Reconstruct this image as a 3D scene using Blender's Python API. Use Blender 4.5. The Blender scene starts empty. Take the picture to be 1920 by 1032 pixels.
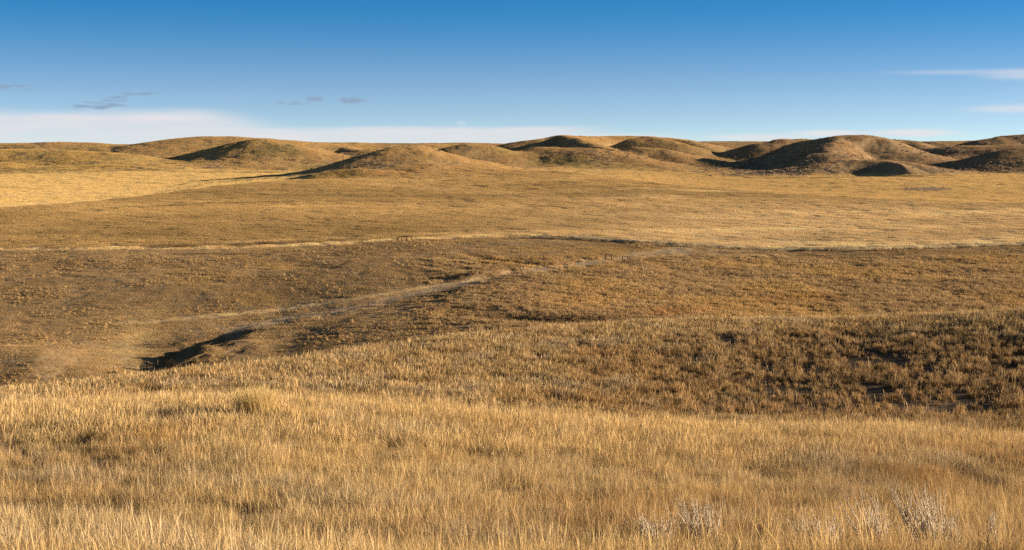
import bpy, bmesh, math, random
import numpy as np
from mathutils import Vector

# ------------------------------------------------------------------ set-up
scene = bpy.context.scene
COL = scene.collection
RNG = np.random.default_rng(7)
random.seed(7)
F = 2667.0                       # focal length in pixels of a 1920 px wide frame (50 mm lens)
PITCH = math.atan(246.0 / F)     # the eye-level horizon lies above the middle of the frame
CP, SP = math.cos(PITCH), math.sin(PITCH)
SUN_EL = math.radians(9.5)
SUN_AZ = math.radians(86.0)      # clockwise from the viewing direction (+Y)


def s_of(px, row=300.0):
    return (np.asarray(px, float) - 960.0) / F / (CP + (516.0 - row) / F * SP)


def e_of(row):
    v = (516.0 - np.asarray(row, float)) / F
    return (-SP + v * CP) / (CP + v * SP)


def project(x, y, z):
    """picture column and row of a point (used to lay out the land from measured angles)"""
    d = y * CP - z * SP
    up = y * SP + z * CP
    return 960.0 + F * x / d, 516.0 - F * up / d


# ------------------------------------------------------------------ noise
def _hash(ix, iy, seed):
    h = (ix.astype(np.int64) * 374761393 + iy.astype(np.int64) * 668265263 + seed * 1274126177) & 0x7FFFFFFF
    h = ((h ^ (h >> 13)) * 1274126177) & 0x7FFFFFFF
    return ((h ^ (h >> 16)) & 0xFFFF) / 65535.0


def vnoise(x, y, seed=0):
    ix, iy = np.floor(x), np.floor(y)
    fx, fy = x - ix, y - iy
    fx = fx * fx * fx * (fx * (fx * 6 - 15) + 10)
    fy = fy * fy * fy * (fy * (fy * 6 - 15) + 10)
    a = _hash(ix, iy, seed); b = _hash(ix + 1, iy, seed)
    c = _hash(ix, iy + 1, seed); d = _hash(ix + 1, iy + 1, seed)
    return ((a + (b - a) * fx) + ((c + (d - c) * fx) - (a + (b - a) * fx)) * fy) * 2 - 1


def fbm(x, y, octaves=4, seed=0, gain=0.5):
    t = 0.0; amp = 1.0; tot = 0.0
    for o in range(octaves):
        t = t + amp * vnoise(x * 2 ** o + 17.3 * o, y * 2 ** o - 9.1 * o, seed + o)
        tot += amp; amp *= gain
    return t / tot


def sstep(a, b, x):
    t = np.clip((x - a) / (b - a), 0, 1)
    return t * t * (3 - 2 * t)


# ------------------------------------------------------------------ monotone cubic interpolation
def pchip(xk, yk, x):
    xk = np.asarray(xk, float); yk = np.asarray(yk, float)
    h = np.diff(xk); d = np.diff(yk) / h
    m = np.zeros_like(yk)
    if len(xk) > 2:
        w1 = 2 * h[1:] + h[:-1]; w2 = h[1:] + 2 * h[:-1]
        ok = d[:-1] * d[1:] > 0
        with np.errstate(divide='ignore', invalid='ignore'):
            m[1:-1] = np.where(ok, (w1 + w2) / (w1 / d[:-1] + w2 / d[1:]), 0)
    m[0], m[-1] = d[0], d[-1]
    x = np.clip(x, xk[0], xk[-1])
    i = np.clip(np.searchsorted(xk, x) - 1, 0, len(h) - 1)
    t = (x - xk[i]) / h[i]
    t2, t3 = t * t, t * t * t
    return ((2 * t3 - 3 * t2 + 1) * yk[i] + (t3 - 2 * t2 + t) * h[i] * m[i]
            + (-2 * t3 + 3 * t2) * yk[i + 1] + (t3 - t2) * h[i] * m[i + 1])


def curve(pts):
    p = np.array(pts, float)
    return lambda px: pchip(p[:, 0], p[:, 1], px)


# ------------------------------------------------------------------ the lie of the land: knots of (distance, sight row)
W0, W1 = -1800, 4200
rowA = curve([(W0, 830), (-400, 790), (0, 768), (320, 757), (480, 755), (640, 764), (800, 772), (960, 786), (1100, 793),
              (1280, 801), (1440, 806), (1600, 806), (1760, 812), (1920, 826), (2400, 830), (W1, 830)])
_ra = rowA
rowA = lambda px: _ra(px) + 8.0
YA = curve([(W0, 60), (0, 68), (640, 72), (1280, 75), (1920, 74), (W1, 60)])
rowB = curve([(W0, 800), (-400, 768), (0, 736), (150, 723), (320, 702), (480, 685), (640, 663), (775, 646), (880, 632), (980, 624),
              (1148, 611), (1280, 605), (1585, 602), (1760, 595), (1920, 588), (2400, 570), (W1, 560)])
_rb = rowB
rowB = lambda px: _rb(px) + 4.0
YB = curve([(W0, 100), (0, 122), (320, 134), (640, 150), (960, 166), (1280, 172), (1600, 168), (1920, 161), (2400, 155), (W1, 140)])
rowC2 = curve([(W0, 640), (0, 608), (320, 606), (500, 600), (640, 585), (800, 560), (960, 544), (1280, 542), (1600, 540), (1920, 530), (W1, 520)])
YC2 = curve([(W0, 300), (0, 300), (320, 300), (640, 303), (800, 317), (960, 327), (1280, 331), (1600, 332), (1920, 335), (W1, 330)])
rowD = curve([(W0, 480), (0, 469), (400, 466), (600, 460), (750, 451), (880, 446), (960, 444.5), (1100, 450), (1300, 463), (1500, 470),
              (1600, 469), (1750, 465), (1920, 460), (W1, 440)])
YD = curve([(W0, 430), (320, 430), (640, 440), (960, 458), (1280, 440), (1600, 430), (1920, 440), (W1, 440)])
rowC1 = lambda px: rowB(px) - 1.0 - 8 * sstep(700, 1500, px)
YC1 = curve([(W0, 200), (0, 212), (320, 232), (640, 236), (960, 252), (1280, 268), (1600, 280), (1920, 285), (W1, 285)])
rowD1 = curve([(W0, 430), (0, 425), (640, 405), (960, 398), (1300, 410), (1600, 420), (1920, 418), (W1, 418)])
YD1 = curve([(W0, 520), (0, 510), (640, 565), (960, 590), (1300, 560), (1600, 540), (1920, 540), (W1, 540)])
rowD2 = curve([(W0, 410), (-300, 402), (0, 390), (150, 381), (320, 362), (400, 351), (500, 341.5), (640, 334), (780, 330), (900, 327), (1000, 326),
               (1060, 327), (1200, 341), (1300, 352), (1500, 367), (1700, 376.5), (1920, 383), (W1, 390)])
YD2 = curve([(W0, 560), (0, 600), (150, 650), (320, 780), (500, 930), (700, 1010), (960, 1040), (1060, 1000), (1200, 880), (1300, 820),
             (1500, 730), (1700, 690), (1920, 665), (W1, 640)])
rowE1 = curve([(W0, 375), (0, 362), (320, 345), (500, 336), (640, 333), (900, 325), (1060, 324), (1200, 333), (1300, 341), (1500, 349),
               (1700, 351), (1920, 356), (W1, 360)])
YE1 = curve([(W0, 900), (0, 900), (320, 1060), (640, 1130), (960, 1140), (1200, 1050), (1500, 920), (1920, 860), (W1, 850)])
rowE2 = curve([(W0, 326), (0, 324), (300, 319), (560, 322), (800, 321), (1060, 319), (1200, 325), (1300, 330), (1450, 333), (1600, 331.5),
               (1700, 330), (1800, 327), (1920, 334), (W1, 330)])
YE2 = curve([(W0, 1300), (0, 1330), (560, 1330), (800, 1280), (1060, 1250), (1300, 1170), (1450, 1120), (1600, 1110), (1800, 1150),
             (1920, 1060), (W1, 1000)])
rowP = curve([(W0, 268), (0, 269.0), (240, 271.5), (640, 268.5), (960, 271), (1200, 266), (1440, 265.5), (1720, 265.5), (1920, 264), (W1, 262)])


def column_profile(px, Y):
    """ground height along one bearing"""
    a_r, a_y = float(rowA(px)), float(YA(px))
    b_r, b_y = float(rowB(px)), float(YB(px))
    k = [(2.0, None, -1.75), (9.0, None, -3.1)]
    k += [(22.0, 1052.0, None), (38.0, 0.52 * 1052 + 0.48 * a_r + 24, None), (a_y, a_r, None),
          (a_y + 17, a_r + 13, None), (b_y - 0.42 * (b_y - a_y - 17), b_r + 0.40 * (a_r - b_r), None),
          (b_y, b_r, None), (b_y + 28, b_r + 17, None)]
    k += [(float(YC1(px)), float(rowC1(px)), None), (float(YC2(px)), float(rowC2(px)), None),
          (float(YD(px)), float(rowD(px)), None), (float(YD1(px)), float(rowD1(px)), None),
          (float(YD2(px)), float(rowD2(px)), None)]
    dz = 1.2 * float(sstep(480, 250, px))
    k += [(float(YD2(px)) + 70, None, -dz), (float(YE1(px)), float(rowE1(px)), None),
          (float(YE2(px)), float(rowE2(px)), None)]
    ys, zs = [], []
    for (y, r, z) in k:
        if r is not None:
            z = float(e_of(r)) * y
        elif y > 100:
            z = zs[-1] + z - 0.2
        ys.append(y); zs.append(z)
    zb = zs[-1]
    ys += [1700., 1980., 2250., 2450., 2700., 9000.]
    zp = float(e_of(rowP(px))) * 2450
    zs += [zb + 2.0, zb + 4.0, zp - 6, zp, zp + 0.3, zp - 2.0]
    return pchip(ys, zs, Y)


# hills: a crest line (column, row, distance), half-widths of the near and far flank
HILLS = [
    # left
    dict(p=[(-160, 271, 1980), (20, 268.5, 1980), (60, 268, 1960), (105, 266.5, 1940), (160, 268, 1940), (235, 273, 1920)], f=170, b=200),
    dict(p=[(-260, 276, 1500), (-60, 279, 1500), (30, 280.5, 1490), (110, 281.5, 1480), (190, 285, 1470), (235, 292, 1440), (285, 309, 1410)], f=120, b=130),
    dict(p=[(-500, 282, 1400), (-260, 290, 1390), (0, 306, 1370), (60, 314, 1360)], f=60, b=120),
    dict(p=[(225, 273, 1840), (288, 269, 1820), (335, 260, 1800), (390, 257.2, 1790), (430, 257, 1790), (470, 258, 1800), (530, 264, 1830)], f=215, b=200),
    dict(p=[(300, 272, 1760), (285, 284, 1680), (300, 300, 1600)], f=60, b=60),
    dict(p=[(308, 309, 1590), (345, 299.5, 1580), (400, 284, 1558), (440, 271.5, 1535), (470, 262.8, 1518), (487, 261.2, 1515), (508, 263.5, 1505), (542, 270.5, 1490), (580, 281, 1465), (630, 299, 1430), (665, 312, 1410)], f=(40, 56, 84, 106, 116, 122, 130, 140, 150, 140, 120), b=90),
    dict(p=[(505, 265, 1950), (545, 266, 1940), (600, 267.5, 1940), (680, 268.5, 1960)], f=230, b=200),
    dict(p=[(540, 268, 1880), (585, 278, 1720), (640, 293, 1600)], f=62, b=62),
    dict(p=[(610, 269, 1880), (660, 279, 1740), (700, 290, 1640)], f=55, b=62),
    # middle knoll
    dict(p=[(515, 337, 1050), (528, 334.5, 1060), (545, 330.0, 1075), (600, 315.5, 1090), (640, 303.0, 1097), (691, 288.5, 1102), (725, 280, 1104), (752, 275.5, 1112),
            (778, 274.3, 1115), (800, 276, 1110), (843, 288, 1105), (894, 300, 1100), (945, 311, 1095), (1006, 321, 1090)], f=(36, 42, 50, 60, 74, 90, 106, 120, 128, 134, 138, 138, 134, 120), b=66),
    dict(p=[(600, 326, 985), (640, 320, 990), (680, 318, 992), (730, 321, 1000)], f=16, b=22),
    # behind the knoll
    dict(p=[(718, 279.5, 1700), (750, 273, 1720), (782, 270, 1740), (840, 271, 1760)], f=120, b=120),
    dict(p=[(836, 283, 1430), (850, 276, 1420), (872, 272.3, 1410), (911, 272.5, 1410), (945, 279.5, 1400), (980, 293.5, 1385), (1030, 307, 1370), (1070, 315, 1350)], f=95, b=90),
    dict(p=[(800, 268.5, 2000), (870, 267.5, 2000), (930, 269, 2010), (975, 271, 2020)], f=160, b=160),
    # right: flat-topped hill and its spurs
    dict(p=[(945, 279, 1730), (989, 269.5, 1715), (1013, 261, 1690), (1040, 255.5, 1700), (1058, 254, 1710), (1080, 256, 1740), (1140, 256, 1790), (1200, 256, 1800), (1225, 258, 1790)], f=130, b=200),
    dict(p=[(1058, 254.5, 1700), (1085, 261, 1620), (1125, 273, 1500), (1165, 288, 1410)], f=62, b=62),
    dict(p=[(965, 285, 1430), (1010, 276, 1440), (1064, 278, 1430), (1114, 279.5, 1410), (1150, 287, 1390), (1182, 297, 1360), (1230, 310, 1310), (1290, 323, 1250)], f=105, b=80),
    dict(p=[(1160, 283, 1670), (1178, 268, 1645), (1196, 258.5, 1630), (1216, 256.2, 1630), (1240, 260, 1620), (1280, 270, 1600), (1324, 292, 1570), (1370, 306, 1530)], f=85, b=110),
    dict(p=[(1150, 292, 1425), (1175, 283, 1445), (1199, 277, 1455), (1235, 279, 1450), (1290, 294, 1410), (1350, 309, 1340), (1430, 324, 1240)], f=82, b=80),
    dict(p=[(1285, 267.5, 2050), (1350, 266, 2060), (1430, 266, 2080)], f=140, b=200),
    dict(p=[(1240, 260, 1780), (1275, 262.5, 1760), (1300, 269, 1720), (1330, 285, 1660)], f=60, b=90),
    dict(p=[(1330, 293, 1680), (1385, 286, 1665), (1409, 277, 1645), (1436, 267, 1615), (1463, 261.3, 1625), (1500, 261, 1645), (1540, 262, 1665)], f=100, b=120),
    dict(p=[(1380, 306, 1450), (1420, 296, 1448), (1462, 281, 1436), (1490, 270.5, 1425), (1534, 262, 1408), (1568, 256.8, 1398), (1605, 254, 1400), (1640, 255.5, 1398), (1660, 261, 1390), (1682, 271.5, 1375), (1715, 288, 1355), (1750, 305, 1320)], f=92, b=105),
    dict(p=[(1575, 256.5, 1398), (1560, 270, 1345), (1550, 288, 1295)], f=70, b=60),
    dict(p=[(1640, 261, 1700), (1668, 261.5, 1710), (1700, 262.5, 1710), (1721, 270.5, 1690), (1745, 280, 1670)], f=85, b=100),
    dict(p=[(1722, 272, 1950), (1740, 266, 1960), (1788, 264.3, 1980), (1860, 263, 2000)], f=90, b=160),
    dict(p=[(1770, 281, 1840), (1812, 270.5, 1815), (1856, 259.5, 1780), (1890, 254, 1790), (1925, 251.5, 1790), (2010, 250, 1780), (2150, 262, 1760)], f=105, b=120),
    dict(p=[(1440, 326, 1150), (1470, 320, 1160), (1534, 308.5, 1175), (1585, 301.8, 1185), (1636, 301, 1185), (1687, 303, 1175), (1721, 310, 1160), (1772, 320, 1140), (1830, 329, 1120)], f=48, b=62),
    dict(p=[(1660, 301.5, 1183), (1688, 307, 1150), (1702, 318, 1122), (1708, 327, 1108)], f=24, b=22, q=1.4),
    dict(p=[(1690, 299, 1455), (1712, 289, 1465), (1738, 279.5, 1475), (1782, 274.5, 1480), (1850, 273.5, 1475), (1930, 271.5, 1460), (2040, 268, 1440)], f=170, b=120),
    dict(p=[(1862, 303, 1290), (1885, 290, 1270), (1904, 279, 1250), (1935, 274, 1255), (2000, 266, 1260), (2120, 262, 1260), (2300, 280, 1240)], f=95, b=100),
    # beyond the right edge of the frame
    dict(p=[(2100, 262, 1500), (2300, 250, 1500), (2600, 255, 1500)], f=200, b=200),
]


def seg_dist(x, y, pts, wl, wr):
    """scaled distance to a polyline; wl / wr are the widths on its two sides; returns d and crest height"""
    best = np.full(x.shape, 1e9); zc = np.zeros(x.shape)
    for (a, b) in zip(pts[:-1], pts[1:]):
        ax, ay, az = a; bx, by, bz = b
        dx, dy = bx - ax, by - ay
        L = dx * dx + dy * dy
        t = np.clip(((x - ax) * dx + (y - ay) * dy) / L, 0, 1)
        qx, qy = x - ax - t * dx, y - ay - t * dy
        side = dx * qy - dy * qx
        d = np.hypot(qx, qy) / np.where(side > 0, wl, wr)
        m = d < best
        best = np.where(m, d, best)
        zc = np.where(m, az + t * (bz - az), zc)
    return best, zc


def crest_dist(x, y, pts, wb, wf):
    """scaled distance to a smooth crest curve and its blended height"""
    P = np.array(pts)
    t = np.concatenate([[0], np.cumsum(np.hypot(np.diff(P[:, 0]), np.diff(P[:, 1])))])
    n = max(16, int(t[-1] / 5))
    tt = np.linspace(0, t[-1], n)
    px_, py_, pz_ = (pchip(t, P[:, k], tt) for k in range(3))
    wfv = pchip(t, np.array(wf, float), tt) if np.ndim(wf) else np.full(n, float(wf))
    tx, ty = np.gradient(px_), np.gradient(py_)
    best = np.full(x.shape, 1e9); num = np.zeros(x.shape); den = np.zeros(x.shape)
    for k in range(n):
        qx, qy = x - px_[k], y - py_[k]
        r = np.hypot(qx, qy)
        sd = (tx[k] * qy - ty[k] * qx) / (math.hypot(tx[k], ty[k]) * (r + 1e-6))
        f = .5 + .5 * sd
        d = r / (wfv[k] + (wb - wfv[k]) * f * f * (3 - 2 * f))
        w = 1.0 / (d * d + 0.01) ** 4
        num += w * pz_[k]; den += w
        best = np.minimum(best, d)
    return best, num / den


def hills_height(X, Y, Z):
    acc = np.zeros_like(Z)
    K = 0.7
    wx = X + 6 * fbm(X / 110, Y / 110, 3, 31); wy = Y + 6 * fbm(X / 110, Y / 110, 3, 41)
    for h in HILLS:
        pts = [(float(s_of(px, r)) * y, y, float(e_of(r)) * y) for (px, r, y) in h['p']]
        xs = [p[0] for p in pts]; ys = [p[1] for p in pts]
        fm = float(np.max(h['f']))
        R = max(fm, h['b']) * 1.3 + 15
        m = (X > min(xs) - R) & (X < max(xs) + R) & (Y > min(ys) - R) & (Y < max(ys) + R)
        if not m.any():
            continue
        d0, _ = seg_dist(X[m], Y[m], pts, h['b'], fm)
        w = sstep(0.05, 0.5, d0)            # the crest itself stays unwarped
        xx = X[m] + (wx[m] - X[m]) * w; yy = Y[m] + (wy[m] - Y[m]) * w
        d, zc = crest_dist(xx, yy, pts, h['b'], h['f'])
        d = np.clip(d / 1.25, 0, 1)
        prof = (1 - d ** h.get('q', 1.7)) ** h.get('k', 2.4)
        hh = np.clip(zc - Z[m], 0, None) * prof
        acc[m] += np.exp(np.clip(hh / K, 0, 80)) - 1
    return K * np.log1p(acc)


# ------------------------------------------------------------------ build the height table
core = np.linspace(-0.385, 0.385, 1160)
left = -0.385 - np.cumsum(np.linspace(0.0009, 0.014, 70))
right = 0.385 + np.cumsum(np.linspace(0.0009, 0.014, 90))
S = np.concatenate([left[::-1], core, right])
YY = np.concatenate([np.geomspace(2.5, 20, 24, endpoint=False), np.geomspace(20, 92, 120, endpoint=False),
                     np.geomspace(92, 205, 150, endpoint=False), np.geomspace(205, 470, 260, endpoint=False),
                     np.geomspace(470, 1080, 190, endpoint=False), np.geomspace(1080, 2100, 260, endpoint=False),
                     np.geomspace(2100, 2600, 40, endpoint=False), np.geomspace(2600, 9000, 16)])
NS, NY = len(S), len(YY)
PXS = 960 + S * F * 0.9985
Zt = np.empty((NS, NY))
for i in range(NS):
    Zt[i] = column_profile(float(np.clip(PXS[i], W0 + 1, W1 - 1)), YY)
Xg = S[:, None] * YY[None, :]
Yg = np.broadcast_to(YY[None, :], Xg.shape).copy()
PXg = np.broadcast_to(PXS[:, None], Xg.shape)
base = Zt.copy()

# gentle undulation of the open ground
und = 0.05 * sstep(30, 90, Yg) + 0.10 * sstep(90, 200, Yg) + 0.16 * sstep(200, 420, Yg) + 0.15 * sstep(500, 900, Yg)
Zt += und * fbm(Xg / 16, Yg / 22, 4, 3) * 1.4 + 0.5 * und * fbm(Xg / 4.0, Yg / 4.5, 2, 13)

Hh = hills_height(Xg, Yg, base)
rid = 1 - np.abs(fbm(Xg / 75 + 0.4 * vnoise(Xg / 40, Yg / 40, 5), Yg / 130, 3, 57))
flank = sstep(2, 9, Hh)
Zt += Hh - flank * (0.9 * (rid - 0.75)) * sstep(4, 20, Hh) + flank * 0.22 * fbm(Xg / 14, Yg / 20, 3, 71)
# broken edge of the far tableland
pl = sstep(1950, 2150, Yg) * sstep(2600, 2420, Yg)
Zt -= pl * 5.0 * np.clip(fbm(Xg / 90, Yg / 300, 3, 91) + 0.1, 0, 1)


def height(x, y):
    """ground height at any point, read off the table"""
    x = np.asarray(x, float); y = np.asarray(y, float)
    s = x / y
    i = np.clip(np.searchsorted(S, s) - 1, 0, NS - 2); j = np.clip(np.searchsorted(YY, y) - 1, 0, NY - 2)
    a = np.clip((s - S[i]) / (S[i + 1] - S[i]), 0, 1); b = np.clip((y - YY[j]) / (YY[j + 1] - YY[j]), 0, 1)
    return ((Zt[i, j] * (1 - a) + Zt[i + 1, j] * a) * (1 - b) + (Zt[i, j + 1] * (1 - a) + Zt[i + 1, j + 1] * a) * b)


def pick(px, row, ymin=15.0):
    """the ground point seen at a place in the photograph"""
    s = float(s_of(px, row)); e = float(e_of(row))
    y = YY[YY >= ymin]
    y = np.concatenate([np.linspace(y[k], y[k + 1], 4, endpoint=False) for k in range(len(y) - 1)])
    z = height(s * y, y)
    hit = np.nonzero(z / y >= e)[0]
    k = hit[0] if len(hit) else len(y) - 1
    return s * y[k], y[k], float(z[k])


def poly_pick(pts, ymin=100.0):
    return [pick(p[0], p[1], ymin) for p in pts]



SKY_STRENGTH = 0.105
CLOUD_LEVEL = 3.1
SUN_STRENGTH = 5.0
EXPOSURE = 1.37
def deform(pts_px, amount, w, ymin=180.0, sharp=1.0, wb=None, rough=0.0):
    """raise or cut the ground along a line; w / wb are the half-widths (m) on its near and far side"""
    P = poly_pick(pts_px, ymin)
    am = [p[2] if len(p) > 2 else 1.0 for p in pts_px]
    pts = [(p[0], p[1], a) for p, a in zip(P, am)]
    R = max(w, wb or w) + 2
    xs = [p[0] for p in pts]; ys = [p[1] for p in pts]
    m = (Xg > min(xs) - R) & (Xg < max(xs) + R) & (Yg > min(ys) - R) & (Yg < max(ys) + R)
    d, a = seg_dist(Xg[m] + 0.5 * vnoise(Xg[m] / 3, Yg[m] / 3, 8), Yg[m], pts, wb or w, w)
    d = np.clip(d, 0, 1)
    Zt[m] += amount * a * (1 - d ** (2 * sharp)) ** 2 * np.clip(1 + rough * fbm(Xg[m] / 4.5, Yg[m] / 9, 3, 6), 0, 2)


CUTS = [
    # floor of the draw, the mound left of it and the spur right of it
    dict(pts_px=[(1240, 474, .1), (1140, 492, .2), (1000, 508, .2), (900, 524, .3), (700, 568, .6), (540, 592, .4), (400, 612, .4), (290, 640, .7), (255, 690, .9)], amount=-1.4, w=15.0, wb=20.0, ymin=195),
    dict(pts_px=[(-160, 700, 1), (-20, 690, 1), (80, 688, 1), (150, 694, .7)], amount=2.6, w=22.0, wb=34.0, ymin=195),
    dict(pts_px=[(470, 640, .15), (560, 622, .7), (680, 602, 1), (800, 580, 1), (920, 560, .7), (1040, 530, .3)], amount=0.5, w=26.0, wb=26.0, ymin=195),
    dict(pts_px=[(-100, 560, .6), (100, 555, 1), (300, 545, 1), (480, 540, .9), (640, 520, .7), (760, 505, .4)], amount=1.2, w=30.0, wb=40.0, ymin=230),
    # the gully at the foot of the knoll and its dark cut bank
    dict(pts_px=[(322, 682, 0.5), (345, 668, 1.0), (385, 652, .8), (428, 636, 0.8), (455, 624, .05)], amount=-1.8, w=4.0, wb=7.0, rough=1.5, ymin=190, sharp=1.3),
    dict(pts_px=[(335, 693, .5), (380, 668, 1), (425, 648, .9), (470, 630, .3), (520, 612, .0)], amount=0.8, w=14.0, wb=6.0, rough=1.2, ymin=190),
    # cut bank beside the track
    dict(pts_px=[(862, 528.5, .2), (888, 523.5, .9), (915, 518.5, 1), (942, 513.5, .6)], amount=1.7, w=3.0, wb=4.0, ymin=220),
    # wash between the knoll and the near slope
    dict(pts_px=[(850, 580, .3), (905, 592, .8), (960, 598, 1), (1060, 605, 1), (1160, 603, 1), (1240, 592, .8), (1330, 580, .4), (1480, 566, .3)], amount=-.8, w=8.0, wb=9.0, ymin=240),
    # draw above the track
    dict(pts_px=[(870, 473, .4), (910, 484, 1), (960, 492, 1), (1010, 499, .5)], amount=-.7, w=5.0, wb=5.0, ymin=260),
]
for c in CUTS:
    deform(**c)
# low bank along the lower edge of the cultivated land
yd = YD(np.clip(PXg, W0 + 1, W1 - 1))
bank = sstep(930, 1010, PXg) * (0.9 + 0.1 * vnoise(Xg / 30, Yg * 0, 4))
Zt += bank * (0.6 * sstep(-0.8, 0.9, Yg - yd) * sstep(60, 5, Yg - yd) - 0.3 * np.exp(-((Yg - yd + 2.5) / 2.5) ** 2))

# ------------------------------------------------------------------ ground colours (plant cover and soil, with shade painted dark in places)
e_g = Zt / Yg
COLg, ROWg = project(Xg, Yg, Zt)


def C(*c):
    return np.array(c, float)


def mixc(a, b, t):
    return a * (1 - t[..., None]) + b * t[..., None]


PR_NEAR = C(.200, .135, .075); PR_C = C(.320, .215, .110); FIELD = C(.335, .224, .098); STRAW = C(.610, .425, .178)
TAN = C(.520, .350, .150); HILL = C(.420, .275, .122); OLIVE = C(.320, .235, .090); PALE = C(.660, .460, .235)
TRACK = C(.430, .315, .200); DARKVEG_SHADE = C(.130, .085, .045); SAGE = C(.260, .195, .140)

pxc = np.clip(PXg, W0 + 1, W1 - 1)
yA, yB, yd2 = YA(pxc), YB(pxc), YD2(pxc)
rgb = np.empty(Xg.shape + (3,)); rgb[:] = PR_NEAR
rgb = mixc(rgb, PR_C, sstep(0, 20, Yg - yB - 25))
n_big = fbm(Xg / 45, Yg / 60, 4, 101); n_mid = fbm(Xg / 12, Yg / 18, 4, 111); n_far = fbm(Xg / 160, Yg / 200, 4, 121)
n_str = fbm(Xg / 420, Yg / 60, 4, 123)
rgb = mixc(rgb, rgb * .75, sstep(0.05, .5, n_big) * .6)
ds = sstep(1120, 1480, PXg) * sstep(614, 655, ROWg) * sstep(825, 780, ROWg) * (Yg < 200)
rgb = mixc(rgb, C(.100, .067, .043), ds * .8)  # shade of the right-hand slope painted into the soil colour
wD = sstep(-0.6, 0.6, Yg - yd)
rgb = mixc(rgb, FIELD * (1 + 0.14 * n_far[..., None] + 0.30 * n_str[..., None]), wD)
# right half of the field: paler, less yellow grass
rgb = mixc(rgb, C(.470, .335, .180), wD * sstep(700, 1500, PXg + 160 * n_far) * sstep(800, 560, Yg) * .8)
rgb = mixc(rgb, C(.560, .410, .220), wD * sstep(.05, .45, fbm(Xg / 60, Yg / 25, 4, 131)) * sstep(1000, 1350, PXg) * .6)
# far stubble fields
wE = sstep(-4, 4, Yg - yd2 - 6)
rgb = mixc(rgb, STRAW * (1 + 0.10 * n_far[..., None]), wE * sstep(760, 560, PXg))
rgb = mixc(rgb, TAN * (1 + 0.12 * n_far[..., None]), wE * sstep(900, 1010, PXg))
rgb = mixc(rgb, HILL, wE * sstep(560, 760, PXg) * sstep(1010, 900, PXg))
# drilled rows and strips across the stubble
strip = np.sin(Yg / 5.2 + 2.0 * fbm(Xg / 300, Yg / 300, 2, 141)) * .5 + .5
rgb *= 1 + (0.10 * (strip - .5) * wE * sstep(0, 40, Yg - yd2))[..., None]
rgb = mixc(rgb, PALE, wE * sstep(520, 420, PXg) * sstep(.2, .8, np.sin(Yg / 33.0 + .6) + .3 * n_far) * sstep(1100, 800, Yg) * .45)
# hills
wH = sstep(0.6, 2.5, Hh + 0.8 * n_mid)
wH = np.maximum(wH, sstep(1560, 1640, Yg))
rgb = mixc(rgb, mixc(HILL, C(.350, .222, .104), sstep(-.1, .5, n_far + .2 * n_mid) * .7), wH)
rgb = mixc(rgb, OLIVE, wH * sstep(.05, .5, fbm(Xg / 60, Yg / 90, 4, 151)) * .7)
rgb = mixc(rgb, C(.430, .285, .100), wH * sstep(560, 200, PXg) * sstep(1560, 1500, Yg) * .75)
rgb = mixc(rgb, C(.290, .190, .115), wH * sstep(1150, 1500, PXg) * .65)
rgb = mixc(rgb, DARKVEG_SHADE, wH * sstep(.34, .5, fbm(Xg / 22, Yg / 50, 4, 161)) * .35)


def band(fn, lo, hi, w, y0, y1, colour, k, soft=1.0, wob=0.0):
    """a line of different ground colour running across the land"""
    global rgb
    f = curve(fn)
    d = np.abs(ROWg + wob * vnoise(COLg / 40, COLg * 0, 9) - f(np.clip(COLg, fn[0][0], fn[-1][0])))
    t = sstep(w + soft, w, d) * sstep(lo - 25, lo, COLg) * sstep(hi + 25, hi, COLg) * (Yg > y0) * (Yg < y1)
    rgb = mixc(rgb, colour, np.clip(t * k * (0.75 + 0.4 * vnoise(COLg / 9, COLg * 0 + 3.3, 19)), 0, 1))


Dl = [(0, 467), (200, 466), (400, 464.5), (600, 458), (750, 449.5), (880, 443.5), (960, 442), (1100, 447), (1300, 459.5), (1500, 466.5), (1600, 465.5), (1750, 461), (1920, 455.5)]
band(Dl, 0, 900, 2.2, 300, 700, PALE, .9, 1.2)
band(Dl, 900, 1920, 3.0, 300, 700, PALE, .7, 2.0)
band([(0, 462), (300, 459), (600, 448), (760, 440), (960, 436), (1200, 433), (1500, 428), (1920, 424)], 420, 1920, 1.2, 300, 800, PALE, .35, 2)
band([(1400, 418), (1600, 412), (1750, 404), (1920, 396)], 1500, 1920, 1.5, 300, 900, PALE, .4, 3)
band([(1000, 438), (1300, 431), (1560, 430), (1750, 440), (1920, 447)], 1280, 1920, 1.2, 300, 800, PALE, .5, 2)
band([(150, 398), (240, 389), (430, 381), (640, 377.5), (780, 379)], 170, 740, .5, 400, 1100, DARKVEG_SHADE, .75, .9, 0.8)
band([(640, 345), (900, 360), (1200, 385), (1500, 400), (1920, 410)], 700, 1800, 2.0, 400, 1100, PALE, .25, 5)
band([(0, 325.5), (150, 322.5), (280, 319.5), (380, 323), (540, 323)], 0, 520, .5, 900, 1500, DARKVEG_SHADE, .6, .9)
band([(1440, 334.0), (1560, 333.0), (1640, 331), (1700, 330.5), (1760, 329)], 1440, 1740, .5, 900, 1500, DARKVEG_SHADE, .7, .8)
band([(1060, 322), (1200, 341), (1300, 352), (1500, 367), (1700, 376.5), (1920, 383)], 1100, 1920, .4, 500, 1200, DARKVEG_SHADE, .35, 1.0, .6)
band([(c, r + 4.6) for (c, r) in Dl], 965, 1920, .9, 300, 700, DARKVEG_SHADE * .7, 1.5, .9, .3)  # shadow line under the field bank, painted dark
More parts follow.
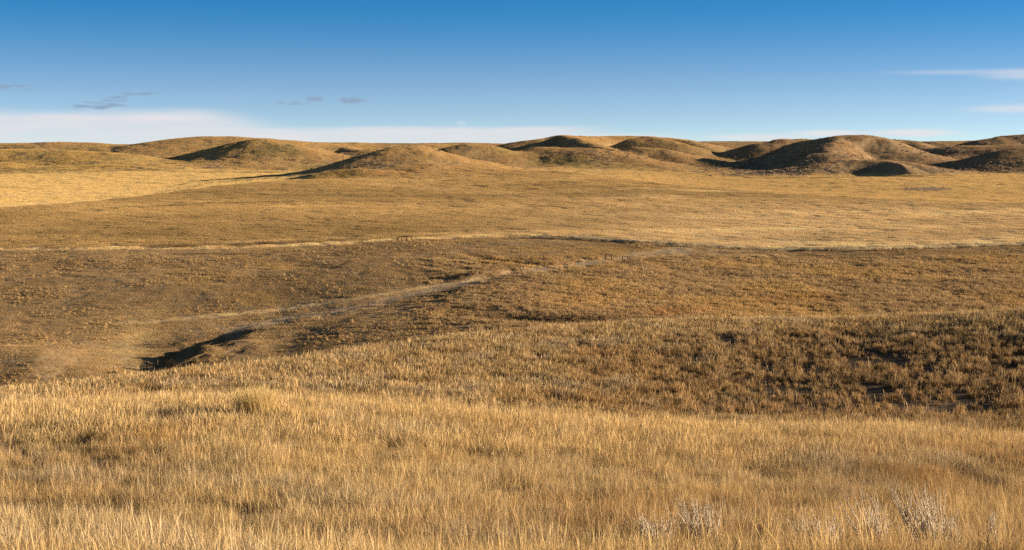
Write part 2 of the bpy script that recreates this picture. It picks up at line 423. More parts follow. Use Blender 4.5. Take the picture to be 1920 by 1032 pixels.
# the two-track trail and the worn ground beside it
band([(200, 607), (300, 601), (430, 590), (540, 578), (640, 564), (760, 545), (880, 526), (960, 511), (1060, 498), (1140, 487), (1240, 470), (1300, 463)],
     230, 1260, 2.0, 200, 480, PALE, .9, 1.8)
band([(380, 632), (480, 610), (560, 594), (640, 583), (700, 569), (780, 551), (880, 530), (960, 514), (1060, 500), (1140, 489), (1240, 474), (1330, 468)],
     430, 1300, 4.0, 200, 480, TRACK, .85, 4)
band([(480, 603), (560, 590), (640, 577), (720, 565), (800, 552), (900, 532)], 500, 860, .8, 200, 480, DARKVEG_SHADE, .6, 1.4, 1.0)
band([(0, 636), (60, 640), (150, 646), (230, 664), (320, 690)], 0, 250, 2.0, 200, 420, C(.33, .225, .125), .6, 3)
mm = np.exp(-(((COLg - 255) / 48) ** 2 + ((ROWg - 645) / 40) ** 2)) * (Yg > 195) * (Yg < 480)
rgb = mixc(rgb, C(.50, .355, .165), np.clip(mm * .8 * (1 + .8 * n_mid), 0, .8))
band([(0, 461), (270, 461), (400, 459.5), (600, 453), (680, 448)], 270, 660, 1.2, 300, 700, DARKVEG_SHADE, .75, 2.2, 1.0)
band([(320, 476), (450, 475.5), (560, 480)], 330, 470, .6, 300, 700, DARKVEG_SHADE * .6, .9, 1.2, 1.0)
# short wheel marks across the right stubble
for (c0, c1, r0, r1, st) in ((1452, 1535, 348, 355, 9.5), (1590, 1755, 335, 343, 11.0)):
    wv = ((COLg + (ROWg - r0) * 1.1) / st) % 1.0
    mk = (wv < .16) & (COLg > c0) & (COLg < c1) & (ROWg > r0) & (ROWg < r1) & (Yg > 650) & (Yg < 1250) & (vnoise(COLg / 14, ROWg / 4, 77) > -.25)
    rgb = mixc(rgb, DARKVEG_SHADE, mk * .7)
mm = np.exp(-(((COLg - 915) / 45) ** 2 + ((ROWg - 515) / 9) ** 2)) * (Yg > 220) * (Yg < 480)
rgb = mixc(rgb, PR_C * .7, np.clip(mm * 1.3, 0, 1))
for (cx, cy, rx, ry, k) in ((1270, 586, 60, 7, .8), (1500, 560, 75, 8, .7), (1380, 575, 90, 5, .4), (1100, 560, 80, 20, .25)):
    mm = np.exp(-(((COLg - cx) / rx) ** 2 + ((ROWg - cy) / ry) ** 2)) * (Yg > 190) * (Yg < 480)
    rgb = mixc(rgb, C(.40, .215, .085), np.clip(mm * k * (1 + .8 * n_mid), 0, 1))
for fn_, lo_, hi_ in (([(1150, 477), (1300, 470), (1440, 472)], 1170, 1400), ([(1180, 483), (1300, 477), (1500, 481)], 1200, 1480), ([(1240, 466), (1350, 466)], 1240, 1340)):
    band(fn_, lo_, hi_, 1.3, 220, 480, C(.47, .34, .19), .6, 1.6)
# pond margin with grey scrub in the right stubble field
mpd = np.exp(-(((COLg - 1735) / 52) ** 2 + ((ROWg - 354.5) / 4.0) ** 2)) * (Yg > 700) * (Yg < 1150)
rgb = mixc(rgb, SAGE * 1.05, sstep(.3, .8, mpd) * .8)
# brushy bottoms, with the shade of gully and wash painted in dark
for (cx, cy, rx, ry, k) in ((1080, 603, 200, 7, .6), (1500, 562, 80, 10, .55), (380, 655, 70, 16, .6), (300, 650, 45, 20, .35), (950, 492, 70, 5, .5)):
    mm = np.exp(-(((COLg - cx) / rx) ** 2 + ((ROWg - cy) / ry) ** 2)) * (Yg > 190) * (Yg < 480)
    rgb = mixc(rgb, DARKVEG_SHADE, np.clip(mm * k * (1 + 1.2 * n_mid), 0, .85))
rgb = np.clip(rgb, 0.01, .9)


def ground_colour(x, y):
    s = x / y
    i = np.clip(np.searchsorted(S, s), 0, NS - 1); j = np.clip(np.searchsorted(YY, y), 0, NY - 1)
    return rgb[i, j]


# ------------------------------------------------------------------ materials
def new_mat(name):
    m = bpy.data.materials.new(name); m.use_nodes = True
    nt = m.node_tree; nt.nodes.clear()
    return m, nt, nt.nodes, nt.links


def N(nt, kind, **kw):
    n = nt.nodes.new(kind)
    for k, v in kw.items():
        if k == 'inp':
            for a, b in v.items():
                n.inputs[a].default_value = b
        else:
            setattr(n, k, v)
    return n


def mth(nt, op, a, b=None, c=None, clamp=False):
    n = nt.nodes.new('ShaderNodeMath'); n.operation = op; n.use_clamp = clamp
    for i, v in enumerate((a, b, c)):
        if v is None:
            continue
        if hasattr(v, 'is_linked') or hasattr(v, 'links'):
            nt.links.new(v, n.inputs[i])
        else:
            n.inputs[i].default_value = v
    return n.outputs[0]


def ground_material():
    m, nt, nodes, L = new_mat('dry_ground')
    out = N(nt, 'ShaderNodeOutputMaterial'); b = N(nt, 'ShaderNodeBsdfPrincipled')
    b.inputs['Roughness'].default_value = 1.0; b.inputs['Specular IOR Level'].default_value = 0.05
    at = N(nt, 'ShaderNodeAttribute', attribute_name='cover')
    geo = N(nt, 'ShaderNodeNewGeometry')
    def noise(scale, det, stretch=(1, 1, 1)):
        mp = N(nt, 'ShaderNodeMapping'); mp.inputs['Scale'].default_value = stretch
        L.new(geo.outputs['Position'], mp.inputs['Vector'])
        n = N(nt, 'ShaderNodeTexNoise', inp={'Scale': scale, 'Detail': det, 'Roughness': .62})
        L.new(mp.outputs[0], n.inputs['Vector'])
        return n.outputs['Fac']
    n1 = noise(1.1, 4); n2 = noise(.22, 5, (1, .6, 1)); n3 = noise(.05, 4, (1, .5, 1))
    v = mth(nt, 'MULTIPLY_ADD', n1, 1.0, 0.0)
    v = mth(nt, 'MULTIPLY_ADD', n2, .9, v); v = mth(nt, 'MULTIPLY_ADD', n3, .6, v)
    v = mth(nt, 'MULTIPLY_ADD', v, .85, -.06)
    v = mth(nt, 'MAXIMUM', v, .35)
    mul = N(nt, 'ShaderNodeMix', data_type='RGBA', blend_type='MULTIPLY'); mul.inputs['Factor'].default_value = 1
    cb = N(nt, 'ShaderNodeCombineColor')
    for i in range(3): L.new(v, cb.inputs[i])
    L.new(at.outputs['Color'], mul.inputs['A']); L.new(cb.outputs[0], mul.inputs['B'])
    L.new(mul.outputs['Result'], b.inputs['Base Color'])
    bp = N(nt, 'ShaderNodeBump', inp={'Strength': .55, 'Distance': .22})
    hb = mth(nt, 'MULTIPLY_ADD', noise(.55, 6), 1.3, n1)
    L.new(hb, bp.inputs['Height']); L.new(bp.outputs[0], b.inputs['Normal'])
    L.new(b.outputs[0], out.inputs[0])
    return m


MAT_GROUND = ground_material()

# ------------------------------------------------------------------ ground meshes
idx = np.arange(NS * NY).reshape(NS, NY)
quads = np.stack([idx[:-1, :-1], idx[1:, :-1], idx[1:, 1:], idx[:-1, 1:]], -1)
hillmask = (wH > .5)
fieldmask = (Yg > yd) & ~hillmask
qh = hillmask[:-1, :-1]; qf = fieldmask[:-1, :-1]
COORD = np.stack([Xg, Yg, Zt], -1).reshape(-1, 3)
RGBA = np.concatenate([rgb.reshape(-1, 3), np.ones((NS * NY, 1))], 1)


def mesh_from(name, co, faces, colours=None, mat=None, attr='cover', smooth=True):
    me = bpy.data.meshes.new(name)
    k = faces.shape[1]
    me.vertices.add(len(co)); me.vertices.foreach_set('co', np.ascontiguousarray(co, dtype=np.float32).ravel())
    me.loops.add(faces.size); me.loops.foreach_set('vertex_index', np.ascontiguousarray(faces, dtype=np.int32).ravel())
    me.polygons.add(len(faces)); me.polygons.foreach_set('loop_start', np.arange(0, faces.size, k, dtype=np.int32))
    me.polygons.foreach_set('use_smooth', np.full(len(faces), smooth))
    if colours is not None:
        a = me.attributes.new(attr, 'FLOAT_COLOR', 'POINT')
        a.data.foreach_set('color', np.ascontiguousarray(colours, dtype=np.float32).ravel())
    me.update(calc_edges=True)
    if mat: me.materials.append(mat)
    return me


def setting(name, label, q):
    q = q.reshape(-1, 4)
    used, inv = np.unique(q, return_inverse=True)
    me = mesh_from(name, COORD[used], inv.reshape(-1, 4), RGBA[used], MAT_GROUND)
    o = bpy.data.objects.new(name, me); COL.objects.link(o)
    o['kind'] = 'structure'; o['label'] = label
    return o


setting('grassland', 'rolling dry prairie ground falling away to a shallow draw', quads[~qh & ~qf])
setting('field', 'golden cultivated land and pale stubble in front of the hills', quads[qf])
setting('hills', 'row of rounded brown hills below the flat skyline', quads[qh])
# ------------------------------------------------------------------ grass
def grass_material(name, translucent=.34, rough=.7, lo=.62, hi=1.3):
    m, nt, nodes, L = new_mat(name)
    out = N(nt, 'ShaderNodeOutputMaterial')
    ti = N(nt, 'ShaderNodeAttribute', attribute_name='tint', attribute_type='INSTANCER')
    bv = N(nt, 'ShaderNodeAttribute', attribute_name='blade')
    sp = N(nt, 'ShaderNodeSeparateColor'); L.new(bv.outputs['Color'], sp.inputs[0])
    v = mth(nt, 'MULTIPLY_ADD', sp.outputs[0], hi - lo, lo)
    mul = N(nt, 'ShaderNodeMix', data_type='RGBA', blend_type='MULTIPLY'); mul.inputs['Factor'].default_value = 1
    cb = N(nt, 'ShaderNodeCombineColor')
    L.new(v, cb.inputs[0]); L.new(mth(nt, 'MULTIPLY', v, mth(nt, 'MULTIPLY_ADD', sp.outputs[1], .16, .90)), cb.inputs[1])
    L.new(mth(nt, 'MULTIPLY', v, mth(nt, 'MULTIPLY_ADD', sp.outputs[1], .5, .70)), cb.inputs[2])
    L.new(ti.outputs['Color'], mul.inputs['A']); L.new(cb.outputs[0], mul.inputs['B'])
    d = N(nt, 'ShaderNodeBsdfDiffuse'); t = N(nt, 'ShaderNodeBsdfTranslucent'); mx = N(nt, 'ShaderNodeMixShader')
    mx.inputs[0].default_value = translucent
    L.new(mul.outputs['Result'], d.inputs['Color']); L.new(mul.outputs['Result'], t.inputs['Color'])
    L.new(d.outputs[0], mx.inputs[1]); L.new(t.outputs[0], mx.inputs[2]); L.new(mx.outputs[0], out.inputs[0])
    return m


MAT_GRASS = grass_material('straw_blades', translucent=.24, lo=.52, hi=1.42)
MAT_FAR = grass_material('far_blades', lo=.86, hi=1.12)


def blades(bx, by, h, w, lean_x, lean_y, bend, rng, seed_head=None, bz=None):
    """curved tapering blades as arrays: coordinates, triangles, blade colours"""
    n = len(bx)
    ts = np.array([0, .4, .75, 1.0])
    face = rng.uniform(0, math.pi, n)
    wx, wy = np.cos(face), np.sin(face)
    ba = rng.uniform(0, 2 * math.pi, n)
    bdx, bdy = np.cos(ba) * bend, np.sin(ba) * bend
    V = np.zeros((n, 7, 3))
    wt = np.stack([np.ones(n) * .8, np.ones(n), np.ones(n) * .7]) * w[None] * .5
    if seed_head is not None:
        wt[2] = np.where(seed_head, w * 1.3, wt[2]); wt[1] = np.where(seed_head, w * .45, wt[1])
    z0 = np.zeros(n) if bz is None else bz
    for k, t in enumerate(ts):
        cx = bx + h * (lean_x * t + bdx * t * t); cy = by + h * (lean_y * t + bdy * t * t)
        cz = z0 + h * (t - .5 * (bend * t) ** 2 - .3 * (lean_x ** 2 + lean_y ** 2) * t)
        if k < 3:
            V[:, 2 * k] = np.stack([cx - wx * wt[k], cy - wy * wt[k], cz], 1)
            V[:, 2 * k + 1] = np.stack([cx + wx * wt[k], cy + wy * wt[k], cz], 1)
        else:
            V[:, 6] = np.stack([cx, cy, cz], 1)
    T = np.array([[0, 1, 3], [0, 3, 2], [2, 3, 5], [2, 5, 4], [4, 5, 6]])
    Fc = (np.arange(n)[:, None, None] * 7 + T[None]).reshape(-1, 3)
    c = np.stack([rng.uniform(0, 1, n), rng.uniform(0, 1, n), np.zeros(n), np.ones(n)], 1)
    return V.reshape(-1, 3), Fc, np.repeat(c, 7, 0)


def patch(name, size, n, hr, wr, nclump, crad, lean=.15, bend=.45, seed=0, tall=0, tall_h=(.6, .9), mean_lean=(-.10, 0.0), mat=None, outward=.8):
    rng = np.random.default_rng(seed)
    cx = rng.uniform(-size / 2, size / 2, nclump); cy = rng.uniform(-size / 2, size / 2, nclump)
    ch = rng.uniform(.65, 1.25, nclump)
    k = rng.integers(0, nclump, n)
    ox, oy = rng.normal(0, crad, n), rng.normal(0, crad, n)
    h = rng.uniform(hr[0], hr[1], n) * ch[k]
    lx = ox / (crad * 2.2) * lean * outward + rng.normal(mean_lean[0], lean, n)
    ly = oy / (crad * 2.2) * lean * outward + rng.normal(mean_lean[1], lean, n)
    w = np.where(rng.uniform(0, 1, n) < .2, wr[1] * 1.45, rng.uniform(wr[0], wr[1], n))
    V, Fc, c = blades(cx[k] + ox, cy[k] + oy, h, w, lx, ly, rng.uniform(.05, bend, n), rng)
    if tall:
        V2, F2, c2 = blades(rng.uniform(-size / 2, size / 2, tall), rng.uniform(-size / 2, size / 2, tall), rng.uniform(*tall_h, tall),
                            np.full(tall, wr[0] * .9), rng.normal(mean_lean[0], .12, tall), rng.normal(mean_lean[1], .12, tall), rng.uniform(.02, .3, tall), rng,
                            seed_head=np.ones(tall, bool))
        c2[:, 0] = .55 + .45 * c2[:, 0]
        Fc = np.concatenate([Fc, F2 + len(V)]); V = np.concatenate([V, V2]); c = np.concatenate([c, c2])
    me = mesh_from(name, V, Fc, c, mat or MAT_GRASS, attr='blade', smooth=False)
    return bpy.data.objects.new(name, me)


def stuff(name, label, protos, X, Y, tint, scale, tilt=True, sink=0.0, spin=True):
    """ground cover nobody could count: one object whose points carry the plants"""
    n = len(X)
    pc = bpy.data.collections.new(name + '_kinds')
    for o in protos:
        pc.objects.link(o)
    Z = height(X, Y) - sink
    me = bpy.data.meshes.new(name)
    me.vertices.add(n); me.vertices.foreach_set('co', np.stack([X, Y, Z], 1).astype(np.float32).ravel())
    a = RNG.uniform(0, 2 * math.pi, n) if spin else RNG.normal(0, .35, n)
    if tilt:
        d = .6 + .002 * Y
        gx = (height(X + d, Y) - height(X - d, Y)) / (2 * d); gy = (height(X, Y + d) - height(X, Y - d)) / (2 * d)
        nz = 1 / np.sqrt(1 + gx * gx + gy * gy); n0, n1, n2 = -gx * nz, -gy * nz, nz
        t = np.stack([np.cos(a), np.sin(a), np.zeros(n)], 1); nn = np.stack([n0, n1, n2], 1)
        t -= nn * (t * nn).sum(1)[:, None]; t /= np.linalg.norm(t, axis=1)[:, None]
        b = np.cross(nn, t)
        ry = -np.arcsin(np.clip(t[:, 2], -1, 1)); rx = np.arctan2(b[:, 2], nn[:, 2]); rz = np.arctan2(t[:, 1], t[:, 0])
        rot = np.stack([rx, ry, rz], 1)
    else:
        rot = np.stack([np.zeros(n), np.zeros(n), a], 1)
    for nm, ty, val in (('rot', 'FLOAT_VECTOR', rot), ('size', 'FLOAT_VECTOR', np.stack([scale, scale, scale * RNG.uniform(.8, 1.2, n)], 1))):
        at = me.attributes.new(nm, ty, 'POINT'); at.data.foreach_set('vector', val.astype(np.float32).ravel())
    at = me.attributes.new('tint', 'FLOAT_COLOR', 'POINT')
    at.data.foreach_set('color', np.concatenate([tint, np.ones((n, 1))], 1).astype(np.float32).ravel())
    at = me.attributes.new('which', 'INT', 'POINT'); at.data.foreach_set('value', RNG.integers(0, len(protos), n).astype(np.int32))
    o = bpy.data.objects.new(name, me); COL.objects.link(o)
    o['kind'] = 'stuff'; o['label'] = label
    ng = bpy.data.node_groups.new(name, 'GeometryNodeTree')
    ng.interface.new_socket('Geometry', in_out='INPUT', socket_type='NodeSocketGeometry')
    ng.interface.new_socket('Geometry', in_out='OUTPUT', socket_type='NodeSocketGeometry')
    gi = ng.nodes.new('NodeGroupInput'); go = ng.nodes.new('NodeGroupOutput')
    ci = ng.nodes.new('GeometryNodeCollectionInfo'); ci.inputs['Collection'].default_value = pc
    ci.inputs['Separate Children'].default_value = True; ci.inputs['Reset Children'].default_value = True
    ip = ng.nodes.new('GeometryNodeInstanceOnPoints'); ip.inputs['Pick Instance'].default_value = True
    def named(nm, ty):
        q = ng.nodes.new('GeometryNodeInputNamedAttribute'); q.data_type = ty; q.inputs['Name'].default_value = nm
        return q.outputs['Attribute']
    l = ng.links
    l.new(gi.outputs[0], ip.inputs['Points']); l.new(ci.outputs[0], ip.inputs['Instance'])
    l.new(named('which', 'INT'), ip.inputs['Instance Index']); l.new(named('rot', 'FLOAT_VECTOR'), ip.inputs['Rotation'])
    l.new(named('size', 'FLOAT_VECTOR'), ip.inputs['Scale']); l.new(ip.outputs[0], go.inputs[0])
    md = o.modifiers.new('scatter', 'NODES'); md.node_group = ng
    return o


def spread(y0, y1, step, smax=.46, keep=None):
    """jittered points over the land between two distances"""
    nx = int(2 * smax * y1 / step); ny = int((y1 - y0) / step)
    gx, gy = np.meshgrid((np.arange(nx) - nx / 2 + .5) * step, y0 + (np.arange(ny) + .5) * step)
    gx = gx.ravel() + RNG.uniform(-.5, .5, gx.size) * step; gy = gy.ravel() + RNG.uniform(-.5, .5, gy.size) * step
    m = np.abs(gx) < smax * gy
    gx, gy = gx[m], gy[m]
    if keep is not None:
        m = RNG.uniform(0, 1, len(gx)) < keep(gx, gy)
        gx, gy = gx[m], gy[m]
    return gx, gy


def at_px(x, y):
    return project(x, y, height(x, y))


STRAW_NEAR = C(.580, .412, .203); RUST = C(.430, .265, .120); GREY_STRAW = C(.490, .385, .255); GOLD = C(.640, .440, .205)

# -- tall grass of the near slope
def tint_near(x, y):
    n = len(x)
    t = np.empty((n, 3)); t[:] = STRAW_NEAR
    a = fbm(x / 7, y / 9, 3, 201); b = fbm(x / 2.4, y / 3.5, 3, 211)
    px, row = at_px(x, y)
    t = mixc(t, RUST, np.clip(sstep(.0, .5, a) * .55 + sstep(900, 1500, px) * sstep(820, 900, row) * .45, 0, .9))
    t = mixc(t, GREY_STRAW, sstep(.1, .5, b) * .6)
    t = mixc(t, GOLD, sstep(.05, .45, -a) * .6)
    t = mixc(t, GOLD, sstep(26, 0, np.abs(row - rowA(np.clip(px, W0 + 1, W1 - 1)) - 14)) * .6)
    return t * RNG.uniform(.85, 1.12, n)[:, None]


near_kinds = [patch('tall_grass_patch', 1.15, 760, (.18, .50), (.003, .0065), 9, .10, .16, .6, 300 + i, tall=30, tall_h=(.45, .84)) for i in range(6)]
near_kinds += [patch('bent_grass_patch', 1.15, 760, (.20, .50), (.003, .0065), 10, .17, .42, 1.1, 320 + i, tall=8, tall_h=(.4, .7)) for i in range(6)]
x, y = spread(13, 52, .70, .58, lambda x, y: .70 + .8 * fbm(x / 2.2, y / 3.0, 3, 221))
stuff('tall_grass', 'tall straw coloured grass covering the near slope', near_kinds, x, y, tint_near(x, y), (.78 + .22 * sstep(17, 27, y)) * (1 + .26 * fbm(x / 3.2, y / 4.5, 2, 226)) * RNG.uniform(.75, 1.25, len(x)), tilt=False, sink=.03)
mid_kinds = [patch('meadow_grass_patch', 1.5, 680, (.24, .58), (.007, .012), 18, .17, .16, .6, 340 + i, tall=24, tall_h=(.5, .9)) for i in range(8)]
x, y = spread(52, 104, .95, .50, lambda x, y: .86 + .5 * fbm(x / 3, y / 4, 3, 223))
stuff('meadow_grass', 'golden meadow grass on the brow of the near slope', mid_kinds, x, y, tint_near(x, y), RNG.uniform(.85, 1.2, len(x)), tilt=False, sink=.03)

# -- tussocks of the second slope, sparse and tinted darker for shade on the right
def tint_second(x, y):
    n = len(x); t = np.empty((n, 3)); t[:] = C(.480, .330, .160)
    a = fbm(x / 9, y / 14, 3, 231); b = fbm(x / 2.5, y / 4, 2, 236)
    t = mixc(t, C(.400, .240, .105), sstep(-.1, .45, a) * .7); t = mixc(t, GREY_STRAW, sstep(.1, .5, b) * .5)
    px, row = at_px(x, y)
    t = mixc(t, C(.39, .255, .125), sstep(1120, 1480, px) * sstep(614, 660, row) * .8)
    t = mixc(t, GOLD, sstep(20, 4, np.abs(row - rowB(np.clip(px, W0 + 1, W1 - 1)) - 10)) * .15)  # brow tinted gold for its sunlit strip
    return t * RNG.uniform(.68, 1.28, n)[:, None]


def keep_second(x, y):
    px, row = at_px(x, y)
    k = .78 + .75 * fbm(x / 3.5, y / 6, 3, 241)
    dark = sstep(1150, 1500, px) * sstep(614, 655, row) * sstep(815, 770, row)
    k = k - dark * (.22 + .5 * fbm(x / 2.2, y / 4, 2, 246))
    return np.clip(k + .5 * sstep(20, 6, np.abs(row - rowB(np.clip(px, W0 + 1, W1 - 1)) - 10)), .16, 1)


second_kinds = [patch('tussock_patch', 1.5, 250, (.26, .60), (.016, .028), 6 + i % 3, .14, .17, .55, 360 + i, tall=8) for i in range(9)]
x, y = spread(92, 262, 1.12, .46, keep_second)
m = y < YB(np.clip(960 + x / y * F, W0 + 1, W1 - 1)) + 25
x, y = x[m], y[m]
px_, row_ = at_px(x, y)
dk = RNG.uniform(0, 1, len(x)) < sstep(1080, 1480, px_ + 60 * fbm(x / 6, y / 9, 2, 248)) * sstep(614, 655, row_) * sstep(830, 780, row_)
thin_kinds = [patch('thin_tussock_patch', 1.5, 130, (.30, .62), (.016, .03), 3 + i % 2, .085, .13, .5, 370 + i, tall=3) for i in range(8)]
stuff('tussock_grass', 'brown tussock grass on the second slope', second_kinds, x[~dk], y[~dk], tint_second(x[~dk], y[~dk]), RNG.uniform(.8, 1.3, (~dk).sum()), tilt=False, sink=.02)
stuff('thin_tussocks', 'thin upright tussocks on the shade-darkened ground at the right', thin_kinds, x[dk], y[dk], tint_second(x[dk], y[dk]), RNG.uniform(.6, 1.5, dk.sum()), tilt=False, sink=.02)

# -- short prairie turf round the draw
def tint_prairie(x, y):
    n = len(x)
    g = ground_colour(x, y)
    t = g * 1.34 * (1 + .25 * fbm(x / 8, y / 12, 3, 251)[:, None])
    t = mixc(t, C(.520, .335, .130), sstep(.0, .5, fbm(x / 20, y / 30, 3, 256)) * .6)
    return np.clip(t * RNG.uniform(.86, 1.13, n)[:, None], .03, .75)


def keep_prairie(x, y):
    px, row = at_px(x, y)
    k = .62 + .5 * fbm(x / 6, y / 10, 3, 261)
    k += .35 * sstep(800, 1100, px) * sstep(470, 490, row)
    trail = curve([(380, 632), (480, 610), (560, 594), (640, 583), (700, 569), (780, 551), (880, 530), (960, 514), (1060, 500), (1140, 489), (1240, 474), (1330, 468)])
    k *= 1 - .75 * sstep(8, 3, np.abs(row - trail(px))) * (px > 430) * (px < 1300)
    k += .8 * np.exp(-(((px - 365) / 60) ** 2 + ((row - 660 + (px - 365) * .45) / 9) ** 2))
    pale = curve([(200, 607), (300, 601), (430, 590), (540, 578), (640, 564), (760, 545), (880, 526)])
    k *= 1 - .7 * sstep(3.5, 1.5, np.abs(row - pale(px))) * (px > 230) * (px < 900)
    return np.clip(k, .04, 1)


prairie_kinds = [patch('turf_patch', 2.6, 520, (.07, .17), (.018, .030), 120, .26, .2, .5, 380 + i) for i in range(9)]
prairie_tall = [patch('turf_tall_patch', 2.4, 380, (.26, .56), (.020, .036), 15, .17, .16, .5, 395 + i, tall=6) for i in range(6)]
x, y = spread(190, 478, 1.75, .43, keep_prairie)
pc_ = np.clip(960 + x / y * F, W0 + 1, W1 - 1)
m = (y < YD(pc_)) & (y > YB(pc_) + 18); x, y = x[m], y[m]
px_, row_ = at_px(x, y)
tallm = RNG.uniform(0, 1, len(x)) < sstep(760, 1000, px_ + 60 * fbm(x / 20, y / 20, 2, 263)) * sstep(478, 500, row_) * .9
tallm |= (np.abs(row_ - 600) < 16) & (px_ > 850) & (px_ < 1350) & (RNG.uniform(0, 1, len(x)) < .5)
stuff('prairie_turf', 'short brown prairie grass round the draw', prairie_kinds, x[~tallm], y[~tallm], tint_prairie(x[~tallm], y[~tallm]), RNG.uniform(.75, 1.3, (~tallm).sum()), sink=.02)
stuff('prairie_grass', 'taller brown prairie grass on the knoll', prairie_tall, x[tallm], y[tallm], np.clip(1.18 * tint_prairie(x[tallm], y[tallm]), .03, .8), RNG.uniform(.75, 1.3, tallm.sum()), sink=.02)

TRAILS = (curve([(200, 607), (300, 601), (430, 590), (540, 578), (640, 564), (760, 545), (880, 526), (960, 511), (1060, 498), (1140, 487), (1240, 470), (1300, 463)]),
          curve([(380, 632), (480, 610), (560, 594), (640, 583), (700, 569), (780, 551), (880, 530), (960, 514), (1060, 500), (1140, 489), (1240, 474), (1330, 468)]))
# -- loose bunches standing out of the turf
bunch_kinds = [patch('bunch', .3, 34, (.22, .48), (.022, .038), 1 + i % 2, .11, .2, .5, 470 + i) for i in range(8)]
def keep_bunch(x, y):
    px, row = at_px(x, y)
    k = np.clip(.08 + 1.2 * fbm(x / 14, y / 20, 4, 264) + .2 * fbm(x / 3.5, y / 5, 2, 265), 0, 1)
    k *= 1 - .95 * np.maximum(sstep(5, 2, np.abs(row - TRAILS[0](px))), sstep(9, 5, np.abs(row - TRAILS[1](px)))) * (px > 240) * (px < 1290)
    k += .6 * np.exp(-(((px - 370) / 50) ** 2 + ((row - 655 + (px - 370) * .45) / 8) ** 2))
    k *= 1 - .9 * np.exp(-(((px - 240) / 90) ** 2 + ((row - 650) / 45) ** 2))
    return k
x, y = spread(195, 470, 1.25, .43, keep_bunch)
pc_ = np.clip(960 + x / y * F, W0 + 1, W1 - 1)
m = (y < YD(pc_) - 1) & (y > YB(pc_) + 18); x, y = x[m], y[m]
stuff('bunch_grass', 'pale bunches of grass dotted over the prairie turf', bunch_kinds, x, y, np.clip(mixc(np.tile(C(.52, .355, .17), (len(x), 1)), C(.40, .26, .12), sstep(-.3, .5, fbm(x / 10, y / 10, 3, 266))) * RNG.uniform(.75, 1.2, len(x))[:, None], .03, .8), RNG.uniform(.7, 1.45, len(x)), tilt=False, sink=.02)

# -- field cover
field_kinds = [patch('field_patch', 4.6, 900, (.14, .30), (.026, .045), 200, .40, .16, .4, 410 + i, mat=MAT_FAR) for i in range(8)]
def tint_field(x, y):
    t = ground_colour(x, y) * 1.45
    return np.clip(t * (1 + .22 * fbm(x / 25, y / 40, 3, 271)[:, None]) * RNG.uniform(.92, 1.08, len(x))[:, None], .03, .8)
x, y = spread(418, 1130, 3.4, .42, lambda x, y: np.clip(.85 + .6 * fbm(x / 30, y / 24, 4, 273), .2, 1))
pc_ = np.clip(960 + x / y * F, W0 + 1, W1 - 1)
m = (y > YD(pc_) + 4.5 * sstep(930, 1000, pc_)) & (y < YD2(pc_) + 4); x, y = x[m], y[m]
stuff('field_grass', 'golden grass of the wide field', field_kinds, x, y, tint_field(x, y), RNG.uniform(.8, 1.2, len(x)))

def on_hill(x, y):
    s = x / y
    i = np.clip(np.searchsorted(S, s), 0, NS - 1); j = np.clip(np.searchsorted(YY, y), 0, NY - 1)
    return wH[i, j]

# -- stubble of the far fields
def tint_stubble(x, y):
    return np.clip(ground_colour(x, y) * 1.25 * RNG.uniform(.94, 1.06, len(x))[:, None], .03, .85)
stubble_kinds = [patch('stubble_patch', 4.8, 800, (.07, .15), (.03, .05), 300, .5, .16, .4, 450 + i, mat=MAT_FAR) for i in range(6)]
x, y = spread(590, 1380, 4.0, .41)
pc_ = np.clip(960 + x / y * F, W0 + 1, W1 - 1)
m = (y > YD2(pc_) + 6) & (on_hill(x, y) < .3); x, y = x[m], y[m]
stuff('stubble', 'pale stubble of the far fields', stubble_kinds, x, y, tint_stubble(x, y), RNG.uniform(.95, 1.1, len(x)))

# -- hill cover
hill_kinds = [patch('hill_grass_patch', 9.5, 1100, (.10, .22), (.06, .11), 500, .7, .2, .4, 430 + i, mat=MAT_FAR) for i in range(8)]
def tint_hill(x, y):
    t = ground_colour(x, y) * 1.5
    return np.clip(t * RNG.uniform(.9, 1.1, len(x))[:, None], .03, .8)
x, y = spread(940, 2080, 7.0, .41, lambda x, y: on_hill(x, y) * np.clip(.7 + .9 * fbm(x / 40, y / 60, 3, 281), .1, 1))
stuff('hill_grass', 'thin dry grass over the brown hills', hill_kinds, x, y, tint_hill(x, y), RNG.uniform(.8, 1.2, len(x)))

# -- grey scrub on the lower flanks of the hills
def bush_mesh(name, seed, r=.7, n=150, leaf=.16):
    rng = np.random.default_rng(seed)
    u = rng.normal(0, 1, (n, 3)); u /= np.linalg.norm(u, axis=1)[:, None]
    rad = r * rng.uniform(.45, 1.0, n) ** .6 * (1 + .25 * np.sin(3 * np.arctan2(u[:, 1], u[:, 0]) + seed))
    p = u * rad[:, None]; p[:, 2] = np.abs(p[:, 2]) * .85 + .03
    return blades(p[:, 0], p[:, 1], rng.uniform(leaf, leaf * 2.2, n), rng.uniform(leaf * .5, leaf, n), u[:, 0] * .6, u[:, 1] * .6, rng.uniform(.1, .6, n), rng, bz=p[:, 2] * .75)
scrub_kinds = []
for i in range(6):
    V_, F_, c_ = bush_mesh('scrub_bush', 500 + i)
    scrub_kinds.append(bpy.data.objects.new('scrub_bush', mesh_from('scrub_bush', V_, F_, c_, MAT_GRASS, attr='blade', smooth=False)))
